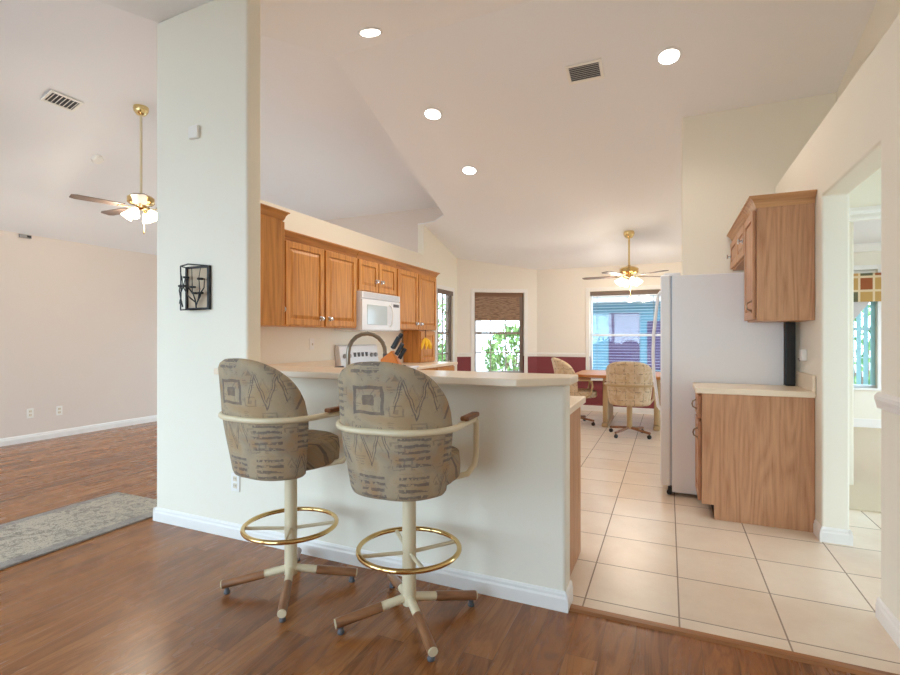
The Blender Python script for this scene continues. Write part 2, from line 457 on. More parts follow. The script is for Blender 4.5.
# right wall with an opening, plant ledge and recessed upper wall
m = MB()
m.prism([(-1.8, 0), (2.8, 0), (2.8, 2.135), (3.72, 2.135), (3.72, 0), (5.2, 0), (5.2, 2.6), (-1.8, 2.6)], .87, 1.01, 'X')
struct(m.build('wall_right', 'wall_paint', bevel=.012, seg=3))
struct(bx('wall_right_ledge', 'wall_paint', 1.01, 1.32, -1.8, 5.2, 2.5, 2.6))
m = MB(); m.prism([(-1.8, 2.5), (5.2, 2.5), (5.2, zc(5.2)+.03), (RY, RZ+.03), (-1.8, zc(-1.8)+.03)], 1.32, 1.44, 'X')
struct(m.build('wall_right_upper', 'wall_paint'))
m = MB(); m.prism([(.122, 0), (1.44, 0), (1.44, zc(5.2)+.02), (.122, zc(5.2)+.02)], 5.2, 5.32, 'Y')
struct(m.build('wall_fridge_wing', 'wall_paint', bevel=.012, seg=3))
# back of the near room with glass doors (behind the camera)
m = MB()
def wall_y(m, y0, y1, x0, x1, z1, holes):
    xs = x0
    for a, b, za, zb in holes:
        m.box(xs, a, y0, y1, 0, z1)
        if za > 0: m.box(a, b, y0, y1, 0, za)
        if zb < z1: m.box(a, b, y0, y1, zb, z1)
        xs = b
    m.box(xs, x1, y0, y1, 0, z1)
wall_y(m, -1.92, -1.8, LX-.12, -3.22, 3.8, [(-6.8, -3.4, .08, 2.9)])
wall_y(m, -1.92, -1.8, -3.22, 1.0, 2.5, [(-2.9, -.9, .08, 2.2)])
struct(m.build('wall_front', 'wall_paint'))
# nook: angled bay wall and back wall
P0, P1 = Vector((-3.4, 8.0)), Vector((-2.157, 8.75)); BU = (P1-P0).normalized(); BL = (P1-P0).length
BN = Vector((-BU.y, BU.x))
ang = math.atan2(BU.y, BU.x)
BX = Matrix.Translation((P0.x, P0.y, 0)) @ Matrix.Rotation(ang, 4, 'Z')
# window spans: pixel 474..524 along the bay wall
def bay_u(px):
    r = (px-450)/493; c, s = math.cos(YAW), math.sin(YAW)
    d = Vector((r*c-s, r*s+c)); # ray from origin
    # P0 + u*BU = t*d
    det = BU.x*(-d.y) - (-d.x)*BU.y
    return ((-P0.x)*(-d.y) - (-d.x)*(-P0.y))/det
bu0, bu1 = bay_u(474.5), bay_u(524)
m = MB()
def bwall(m, u0, u1, z0, z1): m.box(u0, u1, 0, .14, z0, z1, BX)
bwall(m, -.05, bu0, 0, 2.75); bwall(m, bu1, BL, 0, 2.75); bwall(m, bu0, bu1, 0, .62); bwall(m, bu0, bu1, 2.06, 2.75)
struct(m.build('wall_bay', 'wall_nook'))
m = MB()
wx0, wx1 = -1.235, -.02
m.box(-2.157, wx0, 8.75, 8.89, 0, 2.6); m.box(wx1, 1.0, 8.75, 8.89, 0, 2.6); m.box(wx0, wx1, 8.75, 8.89, 0, .55); m.box(wx0, wx1, 8.75, 8.89, 2.05, 2.6)
struct(m.build('wall_back', 'wall_nook'))
m = MB(); m.prism([(5.32, 0), (5.7, 0), (5.7, 2.15), (8.3, 2.15), (8.3, 0), (8.89, 0), (8.89, 3.4), (5.32, 3.4)], 1.0, 1.12, 'X'); struct(m.build('wall_nook_right', 'wall_nook'))  # unseen opening added to let dining room daylight into the nook
# dining room beyond the opening

m = MB(); m.box(1.12, 2.1, 8.6, 8.74, 0, 2.7); m.box(2.1, 2.64, 8.6, 8.74, 0, .56); m.box(2.1, 2.64, 8.6, 8.74, 2.2, 2.7); m.box(2.64, 4.3, 8.6, 8.74, 0, 2.7)
struct(m.build('wall_dining_far', 'wall_paint'))
m = MB(); m.box(4.2, 4.32, 1.0, 1.4, 0, 2.7); m.box(4.2, 4.32, 1.4, 3.2, 2.3, 2.7); m.box(4.2, 4.32, 3.2, 5.3, 0, 2.7)
m.box(4.2, 4.32, 5.3, 7.9, 0, .55); m.box(4.2, 4.32, 5.3, 7.9, 2.15, 2.7); m.box(4.2, 4.32, 7.9, 8.74, 0, 2.7)
struct(m.build('wall_dining_right', 'wall_paint'))
struct(bx('wall_hall_near', 'wall_paint', 1.01, 4.2, 1.0, 1.12, 0, 2.7))
struct(bx('ceiling_dining', 'ceiling_paint', 1.44, 4.3, 1.0, 8.74, 2.55, 2.65))
struct(bx('ceiling_hall', 'ceiling_paint', 1.12, 1.46, 5.32, 8.74, 2.55, 2.65))
struct(bx('wall_dining_header', 'wall_paint', 1.012, 4.2, 4.46, 4.6, 2.14, 2.55))
m = MB(); m.prism([(4.46, 2.10), (4.46, 2.2), (4.44, 2.2), (4.425, 2.17), (4.435, 2.15), (4.41, 2.12), (4.41, 2.10)], 1.012, 4.2, 'X')
struct(m.build('trim_header_moulding', 'trim_white'))
m = MB(); m.prism([(8.6, 2.45), (8.6, 2.55), (8.5, 2.55), (8.5, 2.53), (8.57, 2.46)], 1.0, 4.2, 'X'); struct(m.build('trim_dining_crown', 'trim_white'))
struct(bx('baseboard_dining', 'trim_white', 1.0, 4.2, 8.585, 8.6, 0, .13))
# baseboards
def base_prof(sgn, o): return [(o, 0), (o+sgn*.013, 0), (o+sgn*.013, .058), (o+sgn*.009, .068), (o+sgn*.009, .08), (o+sgn*.004, .09), (o, .092)]
m = MB(); m.prism(base_prof(-1, 2.29), -3.232, -.43, 'X'); m.prism(base_prof(1, -.43), 2.277, 2.41, 'Y'); m.prism(base_prof(-1, -3.232), 2.277, 2.41, 'Y')
struct(m.build('baseboard_bar', 'trim_white'))
m = MB(); m.prism(base_prof(1, LX), -1.8, 7.05, 'Y'); struct(m.build('baseboard_left', 'trim_white'))
m = MB(); m.prism(base_prof(-1, .87), -1.8, 2.814, 'Y'); m.prism(base_prof(1, 2.80), .87, 1.01, 'X')
struct(m.build('baseboard_right', 'trim_white'))
m = MB(); m.prism(base_prof(-1, 3.72), .87, 1.01, 'X'); m.prism(base_prof(-1, .87), 3.706, 3.855, 'Y'); m.prism(base_prof(1, 1.01), 3.706, 4.46, 'Y')
struct(m.build('baseboard_opening', 'trim_white'))
m = MB(); m.prism(base_prof(-1, 8.75), -2.16, 1.0, 'X'); m.prism(base_prof(-1, 0), 0, BL, 'X', BX); struct(m.build('baseboard_back', 'trim_white'))
# chair rails
def rail_prof(sgn, o, z): return [(o, z), (o+sgn*.012, z), (o+sgn*.016, z+.02), (o+sgn*.022, z+.04), (o+sgn*.022, z+.055), (o+sgn*.01, z+.07), (o, z+.07)]
m = MB(); m.prism(rail_prof(-1, 8.75, .92), -2.16, wx0-.07, 'X'); m.prism(rail_prof(-1, 0, .92), 0, bu0-.06, 'X', BX); m.prism(rail_prof(-1, 0, .92), bu1+.06, BL, 'X', BX)
m.prism(rail_prof(-1, 8.75, .92), wx1+.07, 1.0, 'X')
struct(m.build('trim_chair_rail', 'trim_white'))
m = MB(); m.prism(rail_prof(-1, .87, .945), -1.8, 2.80, 'Y')
struct(m.build('trim_chair_rail_right', 'trim_white'))

# ---------------------------------------------------------------- windows
def window(name, xf, w, z0, z1, cols, rows, sash='sash_white', depth=.14, casing=True):
    """window in a wall whose room face is y=0 of xf and outside is +y; the opening is x 0..w"""
    root = bpy.data.objects.new(name, None); COL.objects.link(root); root['kind'] = 'structure'; root.matrix_world = xf
    m = MB(); f = .035
    for a in ((0, f, z0, z1), (w-f, w, z0, z1), (f, w-f, z0, z0+f), (f, w-f, z1-f, z1)): m.box(a[0], a[1], .06, .12, a[2], a[3])
    m.build('window_frame', sash, root, bevel=.003)
    m = MB(); zm = (z0+z1)/2
    m.box(f, w-f, .065, .11, zm-.02, zm+.02); m.build('meeting_rail', sash, root)
    m = MB()
    for half in ((z0+f, zm-.02), (zm+.02, z1-f)):
        for i in range(1, cols):
            u = f+(w-2*f)*i/cols; m.box(u-.009, u+.009, .08, .1, half[0], half[1])
        for j in range(1, rows):
            z = half[0]+(half[1]-half[0])*j/rows; m.box(f, w-f, .081, .099, z-.009, z+.009)
    m.build('muntin', sash, root)
    m = MB(); m.box(f, w-f, .089, .092, z0+f, z1-f); m.build('pane', 'pane_glass', root)
    if casing:
        m = MB(); c = .065
        m.box(-c, 0, -.014, 0, z0-.02, z1+c); m.box(w, w+c, -.014, 0, z0-.02, z1+c); m.box(0, w, -.014, 0, z1, z1+c); m.box(-c-.02, w+c+.02, -.04, .06, z0-.03, z0)
        m.build('window_casing', 'trim_white', root, bevel=.004)
    return root
window('window_1', BX @ Matrix.Translation((bu0, 0, 0)), bu1-bu0, .62, 2.06, 3, 2, 'sash_taupe')
window('window_2', Matrix.Translation((wx0, 8.75, 0)), wx1-wx0, .55, 2.05, 1, 1)
LW = Matrix.Translation((-3.4, 7.16, 0)) @ Matrix.Rotation(PI/2, 4, 'Z')
window('window_3', LW, .64, .62, 2.05, 3, 2, 'sash_taupe')
window('window_4', Matrix.Translation((2.1, 8.6, 0)), .54, .56, 2.2, 2, 2)
def glass_door(name, x0, x1, z1):
    root = bpy.data.objects.new(name, None); COL.objects.link(root); root['kind'] = 'structure'; root.location = (x0, -1.8, 0)
    w = x1-x0; m = MB()
    for a, b in ((0, .06), (w/2-.05, w/2+.05), (w-.06, w)): m.box(a, b, -.09, -.03, .08, z1)
    m.box(0, w, -.09, -.03, .08, .14); m.box(0, w, -.09, -.03, z1-.06, z1); m.build('door_frame', 'sash_white', root)
    m = MB(); m.box(.06, w-.06, -.062, -.058, .14, z1-.06); m.build('pane', 'pane_glass', root); return root
root = glass_door('door_3_added', -6.7, -3.9, 2.25); root.location.y = 7.165  # unseen doors, added so daylight lifts the living room ceiling
glass_door('door_1', -6.8, -3.4, 2.9); glass_door('door_2', -2.9, -.9, 2.2)

# ================================================================== OUTSIDE
struct(bx('ground_outside', 'patio_concrete', -30, 30, -25, 40, -.35, -.2))
h = thing('neighbouring_house', 'blue clapboard house wall seen through the breakfast nook window', 'house', (-.6, 12.6, -.2))
bx('wall', 'blue_siding', -2.2, 2.6, 0, .3, 0, 2.75, h)
bx('soffit', 'lanai_white', -2.4, 2.8, -.5, 0, 2.3, 2.42, h)
m = MB(); m.prism([(-.6, 2.42), (.4, 3.4), (1.4, 2.42)], -2.4, 2.8, 'X'); m.build('roof', 'roof_tan', h)
bx('door', 'purple_cloth', -.72, -.02, -.03, 0, .1, 2.05, h); 
m = MB(); m.box(.15, .55, -.03, 0, .7, 1.85); m.build('window', 'purple_cloth', h)
bx('corner_post', 'lanai_white', .62, .85, -.05, 0, 0, 2.3, h)
def shrub(loc, rx, rz, label, n=800):
    t = thing('garden_shrub', label, 'shrub', loc, 0, None)
    m = MB()
    for i in range(n):
        th = random.uniform(0, 2*PI); ph = math.acos(random.uniform(-1, 1)); rr = random.uniform(.55, 1)**.5
        c = Vector((rx*rr*math.sin(ph)*math.cos(th), rx*rr*math.sin(ph)*math.sin(th), rz + rz*rr*math.cos(ph)))
        q = Euler((random.uniform(0, 6), random.uniform(0, 6), random.uniform(0, 6))).to_matrix(); s = random.uniform(.06, .14)
        m.poly([c+q@Vector(v)*s for v in ((-1, 0, 0), (0, -.45, .1), (1, 0, 0), (0, .45, .1))])
    m.build('foliage', 'leaf_green', t)
    m = MB()
    for i in range(5):
        a = i*1.3; m.tube([(0, 0, -.02), (.3*rx*math.cos(a), .3*rx*math.sin(a), rz)], .025, 6)
    m.build('stem', 'brown_shade', t)
shrub((-6.9, 15.2, -.2), 1.3, 1.4, 'tallest green shrub behind the porch post outside the bay window', 600)
shrub((-5.6, 13.0, -.2), .7, .7, 'small green shrub in the middle outside the bay window')
shrub((-9.4, 15.6, -.2), 1.2, 1.0, 'broad green shrub at the far left outside the bay window')
shrub((-4.0, 13.4, -.2), .8, .9, 'green shrub on the right outside the bay window')
shrub((-8.2, 11.6, -.2), 1.0, 1.15, 'tall green shrub outside the narrow side window')
shrub((3.3, 11.2, -.2), 1.0, 1.25, 'large green shrub outside the dining room window', 600)
shrub((5.6, 12.4, -.2), 1.1, 1.2, 'green shrub further right outside the dining room window')
tag(bx('porch_post', 'lanai_white', -3.99, -3.87, 10.4, 10.52, -.2, 2.6), 'white porch post outside the bay window', 'post')

# ================================================================== window dressings
t = thing('woven_shade', 'brown woven shade half drawn over the bay window', 'window shade')
t.matrix_world = BX @ Matrix.Translation((bu0, .02, 0)); ww = bu1-bu0
bx('head_rail', 'brown_shade', .01, ww-.01, 0, .035, 1.99, 2.055, t)
m = MB()
for i in range(9): m.box(.012, ww-.012, .008, .02, 1.56+i*.048, 1.56+i*.048+.048)
k = M_('shade_weave', None, .9); kn = k.noise(k.world((4, 4, 60)), 3, 3); k.col(k.ramp(kn, [(.35, rgb(110, 82, 64)), (.6, rgb(170, 142, 118))])); MAT['shade_weave'] = k.m
m.build('shade_panel', 'shade_weave', t)
bx('side_fold', 'taupe_blind', ww-.075, ww-.012, .005, .03, .66, 1.99, t)
t = thing('window_blind', 'white slatted blind with taupe head rail on the back window', 'blind', (wx0, 8.77, 0))
w2 = wx1-wx0
bx('head_rail', 'taupe_blind', .01, w2-.01, -.02, .03, 1.975, 2.045, t)
m = MB()
for i in range(28):
    z = .62 + i*.048
    m.box(.02, w2-.02, 0, .026, z, z+.003)
m.build('slats', 'slat_white', t)
for q in (.12, w2-.2):
    m = MB(); m.tube([(q, .0, 1.97), (q, 0, .62)], .003, 5); m.build('cord', 'cord_grey', t)
t = thing('narrow_blind', 'taupe head rail of the raised blind in the narrow window past the oak cabinets', 'blind'); t.matrix_world = LW @ Matrix.Translation((0, .02, 0))
bx('head_rail', 'taupe_blind', .0, .64, -.03, .02, 1.98, 2.05, t)
m = MB()
for a in (.0, .60): m.box(a, a+.04, 0, .015, .66, 1.98)
m.build('side_tape', 'taupe_blind', t)
t = thing('vertical_blind', 'pale teal vertical blind over the dining room window', 'blind', (2.1, 8.68, 0))
bx('head_rail', 'white_plastic', .0, .54, -.05, -.01, 2.14, 2.19, t)
m = MB()
for i in range(7):
    a = .035+i*.078
    m.box(-.032, .032, -.002, .002, .6, 2.14, Matrix.Translation((a, -.035, 0)) @ Matrix.Rotation(.35, 4, 'Z'))
m.build('slats', 'vertical_slat', t)
t = thing('window_valance', 'patchwork fabric valance in rust and olive above the dining room window', 'valance', (1.8, 8.6, 0))
m = MB(); m.box(0, 1.5, -.14, -.12, 1.75, 2.14); m.build('fabric_front', 'valance_patch', t)
bx('board', 'ivory', 0, 1.5, -.12, -.005, 2.1, 2.14, t)
t = thing('swag_curtain', 'grey swag curtain tied back at the left of the dining room window', 'curtain', (1.9, 8.52, 0))
m = MB()
pts = [(0, 1.76), (.64, 1.76), (.45, 1.5), (.3, 1.3), (.18, 1.2), (0, 1.2)]
m.prism(pts, -.02, .0, 'Y'); o = m.build('drape', 'curtain_grey', t)
m = MB(); m.prism([(.0, 1.2), (.18, 1.2), (.14, .4), (.0, .4)], -.02, .0, 'Y'); m.build('tail', 'curtain_grey', t)

# ================================================================== KITCHEN JOINERY
def door_mesh(w, h, t=.02, rail=.055):
    """raised panel door: x 0..w, z 0..h, front towards -y"""
    m = MB()
    m.box(0, rail, -t, 0, 0, h); m.box(w-rail, w, -t, 0, 0, h); m.box(rail, w-rail, -t, 0, 0, rail); m.box(rail, w-rail, -t, 0, h-rail, h)
    a, b, c, d = rail, w-rail, rail, h-rail
    m.box(a, b, -t*.45, 0, c, d)
    i = min(.035, (b-a)*.25, (d-c)*.25)
    lo = [(a+.006, -t*.45, c+.006), (b-.006, -t*.45, c+.006), (b-.006, -t*.45, d-.006), (a+.006, -t*.45, d-.006)]
    hi = [(a+i, -t*.9, c+i), (b-i, -t*.9, c+i), (b-i, -t*.9, d-i), (a+i, -t*.9, d-i)]
    L = [m.bm.verts.new(p) for p in lo]; H_ = [m.bm.verts.new(p) for p in hi]
    m.bm.faces.new(H_)
    for q in range(4): m.bm.faces.new((L[q], L[(q+1) % 4], H_[(q+1) % 4], H_[q]))
    return m
def add_door(parent, xf, w, h, knob, mat='oak', name='door', drop=False, knobmat='chrome'):
    o = door_mesh(w, h).build(name, mat, parent, bevel=.003); o.matrix_local = xf
    if knob:
        m = MB(); kx, kz = knob
        if drop:      # small swan-neck pull
            m.tube([(kx, -.02, kz+.035), (kx, -.045, kz+.02), (kx, -.05, kz), (kx, -.045, kz-.02), (kx, -.02, kz-.035)], .005, 8)
            m.lathe([(.011, 0), (.011, .004), (0, .005)], 10, xf=Matrix.Translation((kx, -.02, kz+.035)) @ Matrix.Rotation(PI/2, 4, 'X'))
            m.lathe([(.011, 0), (.011, .004), (0, .005)], 10, xf=Matrix.Translation((kx, -.02, kz-.035)) @ Matrix.Rotation(PI/2, 4, 'X'))
        else:
            m.lathe([(.024, 0), (.024, .004), (.009, .008), (.008, .018), (.018, .023), (.022, .03), (.016, .037), (0, .039)], 14,
                    xf=Matrix.Translation((kx, -.02, kz)) @ Matrix.Rotation(PI/2, 4, 'X'))
        m.build('knob' if not drop else 'handle', knobmat, o, smooth=True)
    return o
XP = lambda x, y, z: Matrix.Translation((x, y, z)) @ Matrix.Rotation(PI/2, 4, 'Z')      # faces +X, local x runs +Y
XM = lambda x, y, z: Matrix.Translation((x, y, z)) @ Matrix.Rotation(-PI/2, 4, 'Z')     # faces -X, local x runs -Y
YP = lambda x, y, z: Matrix.Translation((x, y, z)) @ Matrix.Rotation(PI, 4, 'Z')        # faces +Y, local x runs -X
def crown_prof(z0, z1, o, sgn, out=.055):
    h = z1-z0
    return [(o-sgn*.02, z0), (o+sgn*.004, z0), (o+sgn*.01, z0+h*.22), (o+sgn*out*.45, z0+h*.55), (o+sgn*out*.8, z0+h*.82), (o+sgn*out, z0+h*.86), (o+sgn*out, z1), (o-sgn*.02, z1)]
def crown(parent, path, z0, z1, out, mat):
    m = MB(); P = crown_prof(z0, z1, 0, 1, out); rows = []
    for (x, y), (dx, dy) in path: rows.append([m.bm.verts.new((x+dx*o, y+dy*o, z)) for o, z in P])
    n = len(P)
    for A, B in zip(rows, rows[1:]):
        for i in range(n): m.bm.faces.new((A[i], A[(i+1) % n], B[(i+1) % n], B[i]))
    m.bm.faces.new(rows[0]); m.bm.faces.new(rows[-1][::-1])
    return m.build('crown', mat, parent)
def left_wall_cab(y0, y1, z0, doors, label, end=False, flush=0):
    t = thing('wall_cabinet', label, 'cabinet', (-3.396, y0, z0))
    h = 2.135-z0; w = y1-y0
    m = MB(); m.box(0, .296, .001, w-.001, 0, h); m.build('body', 'oak', t, bevel=.002)
    for a, b, kx in doors:
        add_door(t, XP(.298, a-y0, .012), b-a, h-.03, (kx*(b-a) if kx < .5 else (b-a)-(1-kx)*(b-a), .07 if h > .5 else .12))
    crown(t, [((.296, .001), (1, 0)), ((.296, w-.001), (1, 1 if end else 0))] + ([((0, w-.001), (0, 1))] if end else []), h-.005, h+.068, .048, 'oak_along')
    return t
left_wall_cab(3.345, 4.485, 1.362, [(3.39, 3.915, .90), (3.945, 4.465, .10)], 'oak wall cabinet with two tall doors left of the microwave')
left_wall_cab(4.49, 5.335, 1.772, [(4.515, 4.905, .88), (4.925, 5.315, .12)], 'short oak wall cabinet directly above the microwave')
left_wall_cab(5.34, 6.5, 1.362, [(5.365, 5.905, .90), (5.93, 6.475, .10)], 'oak wall cabinet with two doors right of the microwave', True)
# extra knob on the first door's left edge is part of the corner cabinet
t = thing('end_wall_cabinet', 'oak wall cabinet hung behind the pillar showing its plain side panel', 'cabinet', (-3.34, 2.412, 1.345))
bx('body', 'oak', 0, .825, 0, .325, 0, .755, t, bevel=.002)
add_door(t, YP(.822, .327, .01), .405, .735, (.035, .11)); add_door(t, YP(.412, .327, .01), .405, .735, (.37, .11))
crown(t, [((0, .325), (0, 1)), ((.825, .325), (1, 1)), ((.825, 0), (1, 0))], .75, .81, .035, 'oak_along')

# appliance garage under the far cabinet
t = thing('appliance_garage', 'oak box cabinet standing on the far worktop under the last wall cabinet', 'cabinet', (-3.373, 6.02, .912))
bx('body', 'oak', 0, .25, 0, .46, 0, .446, t, bevel=.002)
add_door(t, XP(.252, .01, .01), .44, .42, None)

# left base run, stove, worktops
def base_run(x, y0, y1, n, label):
    t = thing('base_cabinet', label, 'cabinet', (x, y0, 0)); w = y1-y0
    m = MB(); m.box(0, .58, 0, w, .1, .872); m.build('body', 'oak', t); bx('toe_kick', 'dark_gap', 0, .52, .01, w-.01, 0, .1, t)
    for i in range(n):
        a = w/n*i+.015; b = w/n*(i+1)-.015
        add_door(t, XP(.582, a, .12), b-a, .54, (.05, .48)); add_door(t, XP(.582, a, .68), b-a, .17, ((b-a)/2, .085), name='drawer')
    return t
base_run(-3.396, 3.1, 4.49, 3, 'oak base cabinets against the kitchen wall left of the stove')
base_run(-3.396, 5.29, 6.5, 2, 'oak base cabinets against the kitchen wall right of the stove')
def worktop(name, x0, x1, y0, y1, label, splash=None, z=.872):
    t = thing(name, label, 'worktop', (x0, y0, z))
    bx('slab', 'laminate', 0, x1-x0, 0, y1-y0, 0, .038, t, bevel=.006, seg=3)
    if splash: bx('backsplash', 'laminate', *splash, t, bevel=.004)
    return t
worktop('worktop', -3.396, -2.76, 3.07, 4.49, 'cream laminate worktop left of the stove', (0, .02, 0, 1.42, .038, .14))
worktop('worktop', -3.396, -2.76, 5.29, 6.52, 'cream laminate worktop right of the stove', (0, .02, 0, 1.23, .038, .14))
t = thing('stove', 'white electric range with black knobs on its raised back panel', 'stove', (-3.39, 4.5, 0))
bx('body', 'white_gloss', .02, .62, 0, .78, .06, .9, t, bevel=.006)
bx('cooktop', 'white_gloss', .0, .65, 0, .78, .9, .922, t, bevel=.006)
m = MB(); m.prism([(0, .922), (.09, .922), (.055, 1.16), (.03, 1.175), (0, 1.175)], 0, .78, 'Y'); bgd = m.build('back_panel', 'white_gloss', t, bevel=.006)
tl = Matrix.Rotation(-.145, 4, 'Y')
for i, yy in enumerate((.07, .16, .62, .71)):
    m = MB(); m.lathe([(.026, 0), (.024, .018), (0, .02)], 14, xf=Matrix.Translation((.075, yy, 1.05)) @ Matrix.Rotation(PI/2, 4, 'Y')); m.build('knob', 'grey_plastic', bgd, smooth=True)
for yy in (.28, .36, .44, .52):
    m = MB(); m.box(.06, .0755, yy-.022, yy+.022, 1.035, 1.085); m.build('control', 'dark_grey', bgd)
for cx, cy, r in ((.2, .2, .09), (.2, .58, .075), (.47, .2, .075), (.47, .58, .09)):
    m = MB()
    for q in (1, .72, .44): m.tube([(cx+r*q*math.cos(a*PI/10), cy+r*q*math.sin(a*PI/10), .928) for a in range(20)], .006, 6, True)
    m.build('burner', 'black_metal', t)
o = bx('oven_door', 'white_gloss', .62, .65, .02, .76, .2, .82, t, bevel=.006)
m = MB(); m.tube([(.65, .08, .76), (.69, .1, .76), (.69, .68, .76), (.65, .7, .76)], .011, 8); m.build('handle', 'white_gloss', o, smooth=True)

t = thing('microwave', 'white over-the-range microwave under the short oak cabinet', 'microwave', (-3.39, 4.493, 1.335))
bx('body', 'white_gloss', 0, .34, 0, .838, 0, .432, t, bevel=.006)
d = bx('door', 'white_gloss', .34, .362, .003, .63, .01, .35, t, bevel=.006)
bx('door_window', 'microwave_glass', .362, .366, .1, .52, .07, .29, d, bevel=.002)
m = MB(); m.tube([(.36, .585, .31), (.39, .59, .28), (.4, .592, .18), (.39, .59, .08), (.36, .585, .05)], .011, 10); m.build('handle', 'fridge_white', d, smooth=True)
p = bx('control_panel', 'white_gloss', .34, .36, .635, .835, .01, .35, t, bevel=.004)
bx('display', 'dark_grey', .36, .362, .67, .8, .29, .325, p)
g = bx('vent_grille', 'white_gloss', .34, .358, .003, .835, .357, .43, t, bevel=.004)
m = MB()
for i in range(5): m.box(.356, .36, .04, .8, .367+i*.012, .371+i*.012)
m.build('slot', 'fridge_edge', g)

# peninsula: bar top, lower worktop and cabinets
t = thing('bar_counter', 'raised cream laminate bar top on the half wall behind both stools', 'countertop', (0, 0, 1.044))
m = MB(); m.prism([(-2.43, 2.075), (-.60, 2.075), (-.40, 2.25), (-.40, 2.455), (-2.385, 2.455), (-2.385, 2.285), (-2.43, 2.285)], 0, .036, 'Z')
m.build('slab', 'laminate', t, bevel=.006, seg=3)
t = thing('base_cabinet', 'oak base cabinets on the kitchen side of the bar, end panel by the walkway', 'cabinet', (-2.36, 2.415, 0))
bx('body', 'oak_pale', 0, 1.87, 0, .53, .1, .872, t, bevel=.002)
bx('end_panel', 'oak_pale', 1.87, 1.89, 0, .55, 0, .872, t, bevel=.002)
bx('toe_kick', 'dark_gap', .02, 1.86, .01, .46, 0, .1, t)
for i in range(4): add_door(t, YP(.46*(i+1), .532, .12), .44, .72, (.05, .66))
m = MB(); m.box(-2.383, -.445, 2.413, 3.0, .873, .911)
o = m.build('worktop', 'laminate', None, bevel=.006, seg=3); tag(o, 'lower cream laminate worktop behind the bar, end visible by the walkway', 'worktop')

# sink faucet, soap pump, knife block, bananas
t = thing('kitchen_faucet', 'brushed nickel gooseneck faucet rising behind the bar top', 'faucet', (-1.87, 2.62, .911))
m = MB(); m.lathe([(.03, 0), (.03, .01), (.02, .02), (.016, .06)], 16); m.build('base', 'nickel', t, smooth=True)
pts = [(0, 0, .05), (0, 0, .22)]
for i in range(11):
    a = PI - PI*i/10*1.02; r = .125; d = (r + r*math.cos(a)); pts.append((d*.62, d*.78, .25 + r*math.sin(a)))
pts.append((pts[-1][0]+.002, pts[-1][1]+.003, pts[-1][2]-.03))
m = MB(); m.tube(pts, .0135, 12); m.build('spout', 'nickel', t, smooth=True)
m = MB(); e = Vector(pts[-1]); m.tube([e+Vector((0, 0, .03)), e-Vector((0, 0, .035))], .018, 12); m.build('spray_head', 'dark_grey', t, smooth=True)
t = thing('soap_pump', 'dark soap pump beside the faucet, tip showing over the bar top', 'dispenser', (-1.955, 2.62, .911))
m = MB(); m.lathe([(.02, 0), (.02, .01), (.009, .02), (.009, .15)], 12); m.build('stem', 'dark_grey', t, smooth=True)
m = MB(); m.tube([(-.02, 0, .152), (.035, .02, .158)], .008, 8); m.build('spout', 'dark_grey', t, smooth=True)
KB = Matrix.Translation((-1.635, 2.74, .911)) @ Matrix.Rotation(math.radians(20), 4, 'Z')
t = thing('knife_block', 'orange wooden knife block behind the bar top by the faucet', 'knife block'); t.matrix_world = KB
m = MB(); m.prism([(-.07, 0), (.06, 0), (.085, .15), (.02, .265), (-.05, .21)], -.045, .045, 'Y'); m.build('block', 'orange_wood', t, bevel=.004)
tilt = Matrix.Rotation(math.radians(30), 4, 'Y')
for i, (a, b, L, lab) in enumerate(((.02, -.022, .085, 'black handled knife at the front left of the knife block'), (.045, -.015, .085, 'black handled knife tallest in the right of the knife block'),
                               (.02, .02, .11, 'black handled knife at the back of the knife block'), (.06, .015, .075, 'short black handled knife lowest on the knife block'))):
    kt = thing('kitchen_knife', lab, 'knife', group='knives in the block')
    kt.matrix_world = KB @ Matrix.Translation((a, b, .279-(a-.02)*1.62)) @ tilt
    bx('handle', 'black_plastic', -.013, .013, -.009, .009, 0, L, kt, bevel=.004)
    bx('bolster', 'chrome', -.008, .008, -.005, .005, -.004, 0, kt)
t = thing('banana_bunch', 'small yellow bunch hanging in front of the oak box cabinet', 'fruit', (-3.05, 6.06, 1.2))
for i in range(5):
    a = -1.2 + i*.75
    m = MB(); m.tube([(0, 0, .05), (.03*math.cos(a), .08*math.sin(a), .01), (.05*math.cos(a), .13*math.sin(a), -.04), (.05*math.cos(a), .16*math.sin(a), -.10)], .02, 8, rs=[.01, .022, .022, .007]); m.build('banana', 'banana', t, smooth=True)
m = MB(); m.tube([(0, 0, .03), (0, 0, .163)], .004, 6); m.build('hook', 'black_metal', t)

# right base cabinet + worktop
t = thing('base_cabinet', 'pale oak base cabinet right of the refrigerator, plain side facing out', 'cabinet', (.215, 3.86, 0))
m = MB(); m.prism([(.078, 0), (.652, 0), (.652, .87), (0, .87), (0, .1), (.078, .1)], 0, .02, 'Y'); m.build('side_panel', 'oak_pale', t, bevel=.0015)
bx('body', 'oak_pale', .001, .652, .02, .42, .1, .87, t)
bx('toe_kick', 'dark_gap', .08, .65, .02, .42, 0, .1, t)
add_door(t, XM(-.002, .40, .115), .375, .555, (.335, .47), 'oak_pale', drop=True, knobmat='pewter')
add_door(t, XM(-.002, .40, .69), .375, .16, (.19, .08), 'oak_pale', 'drawer', drop=True, knobmat='pewter')
t = thing('worktop', 'short cream worktop beside the refrigerator with low backsplash', 'worktop', (.175, 3.835, .871))
bx('slab', 'laminate', 0, .692, 0, .45, 0, .04, t, bevel=.006, seg=3)
bx('backsplash', 'laminate', .672, .692, 0, .45, .04, .145, t, bevel=.004)
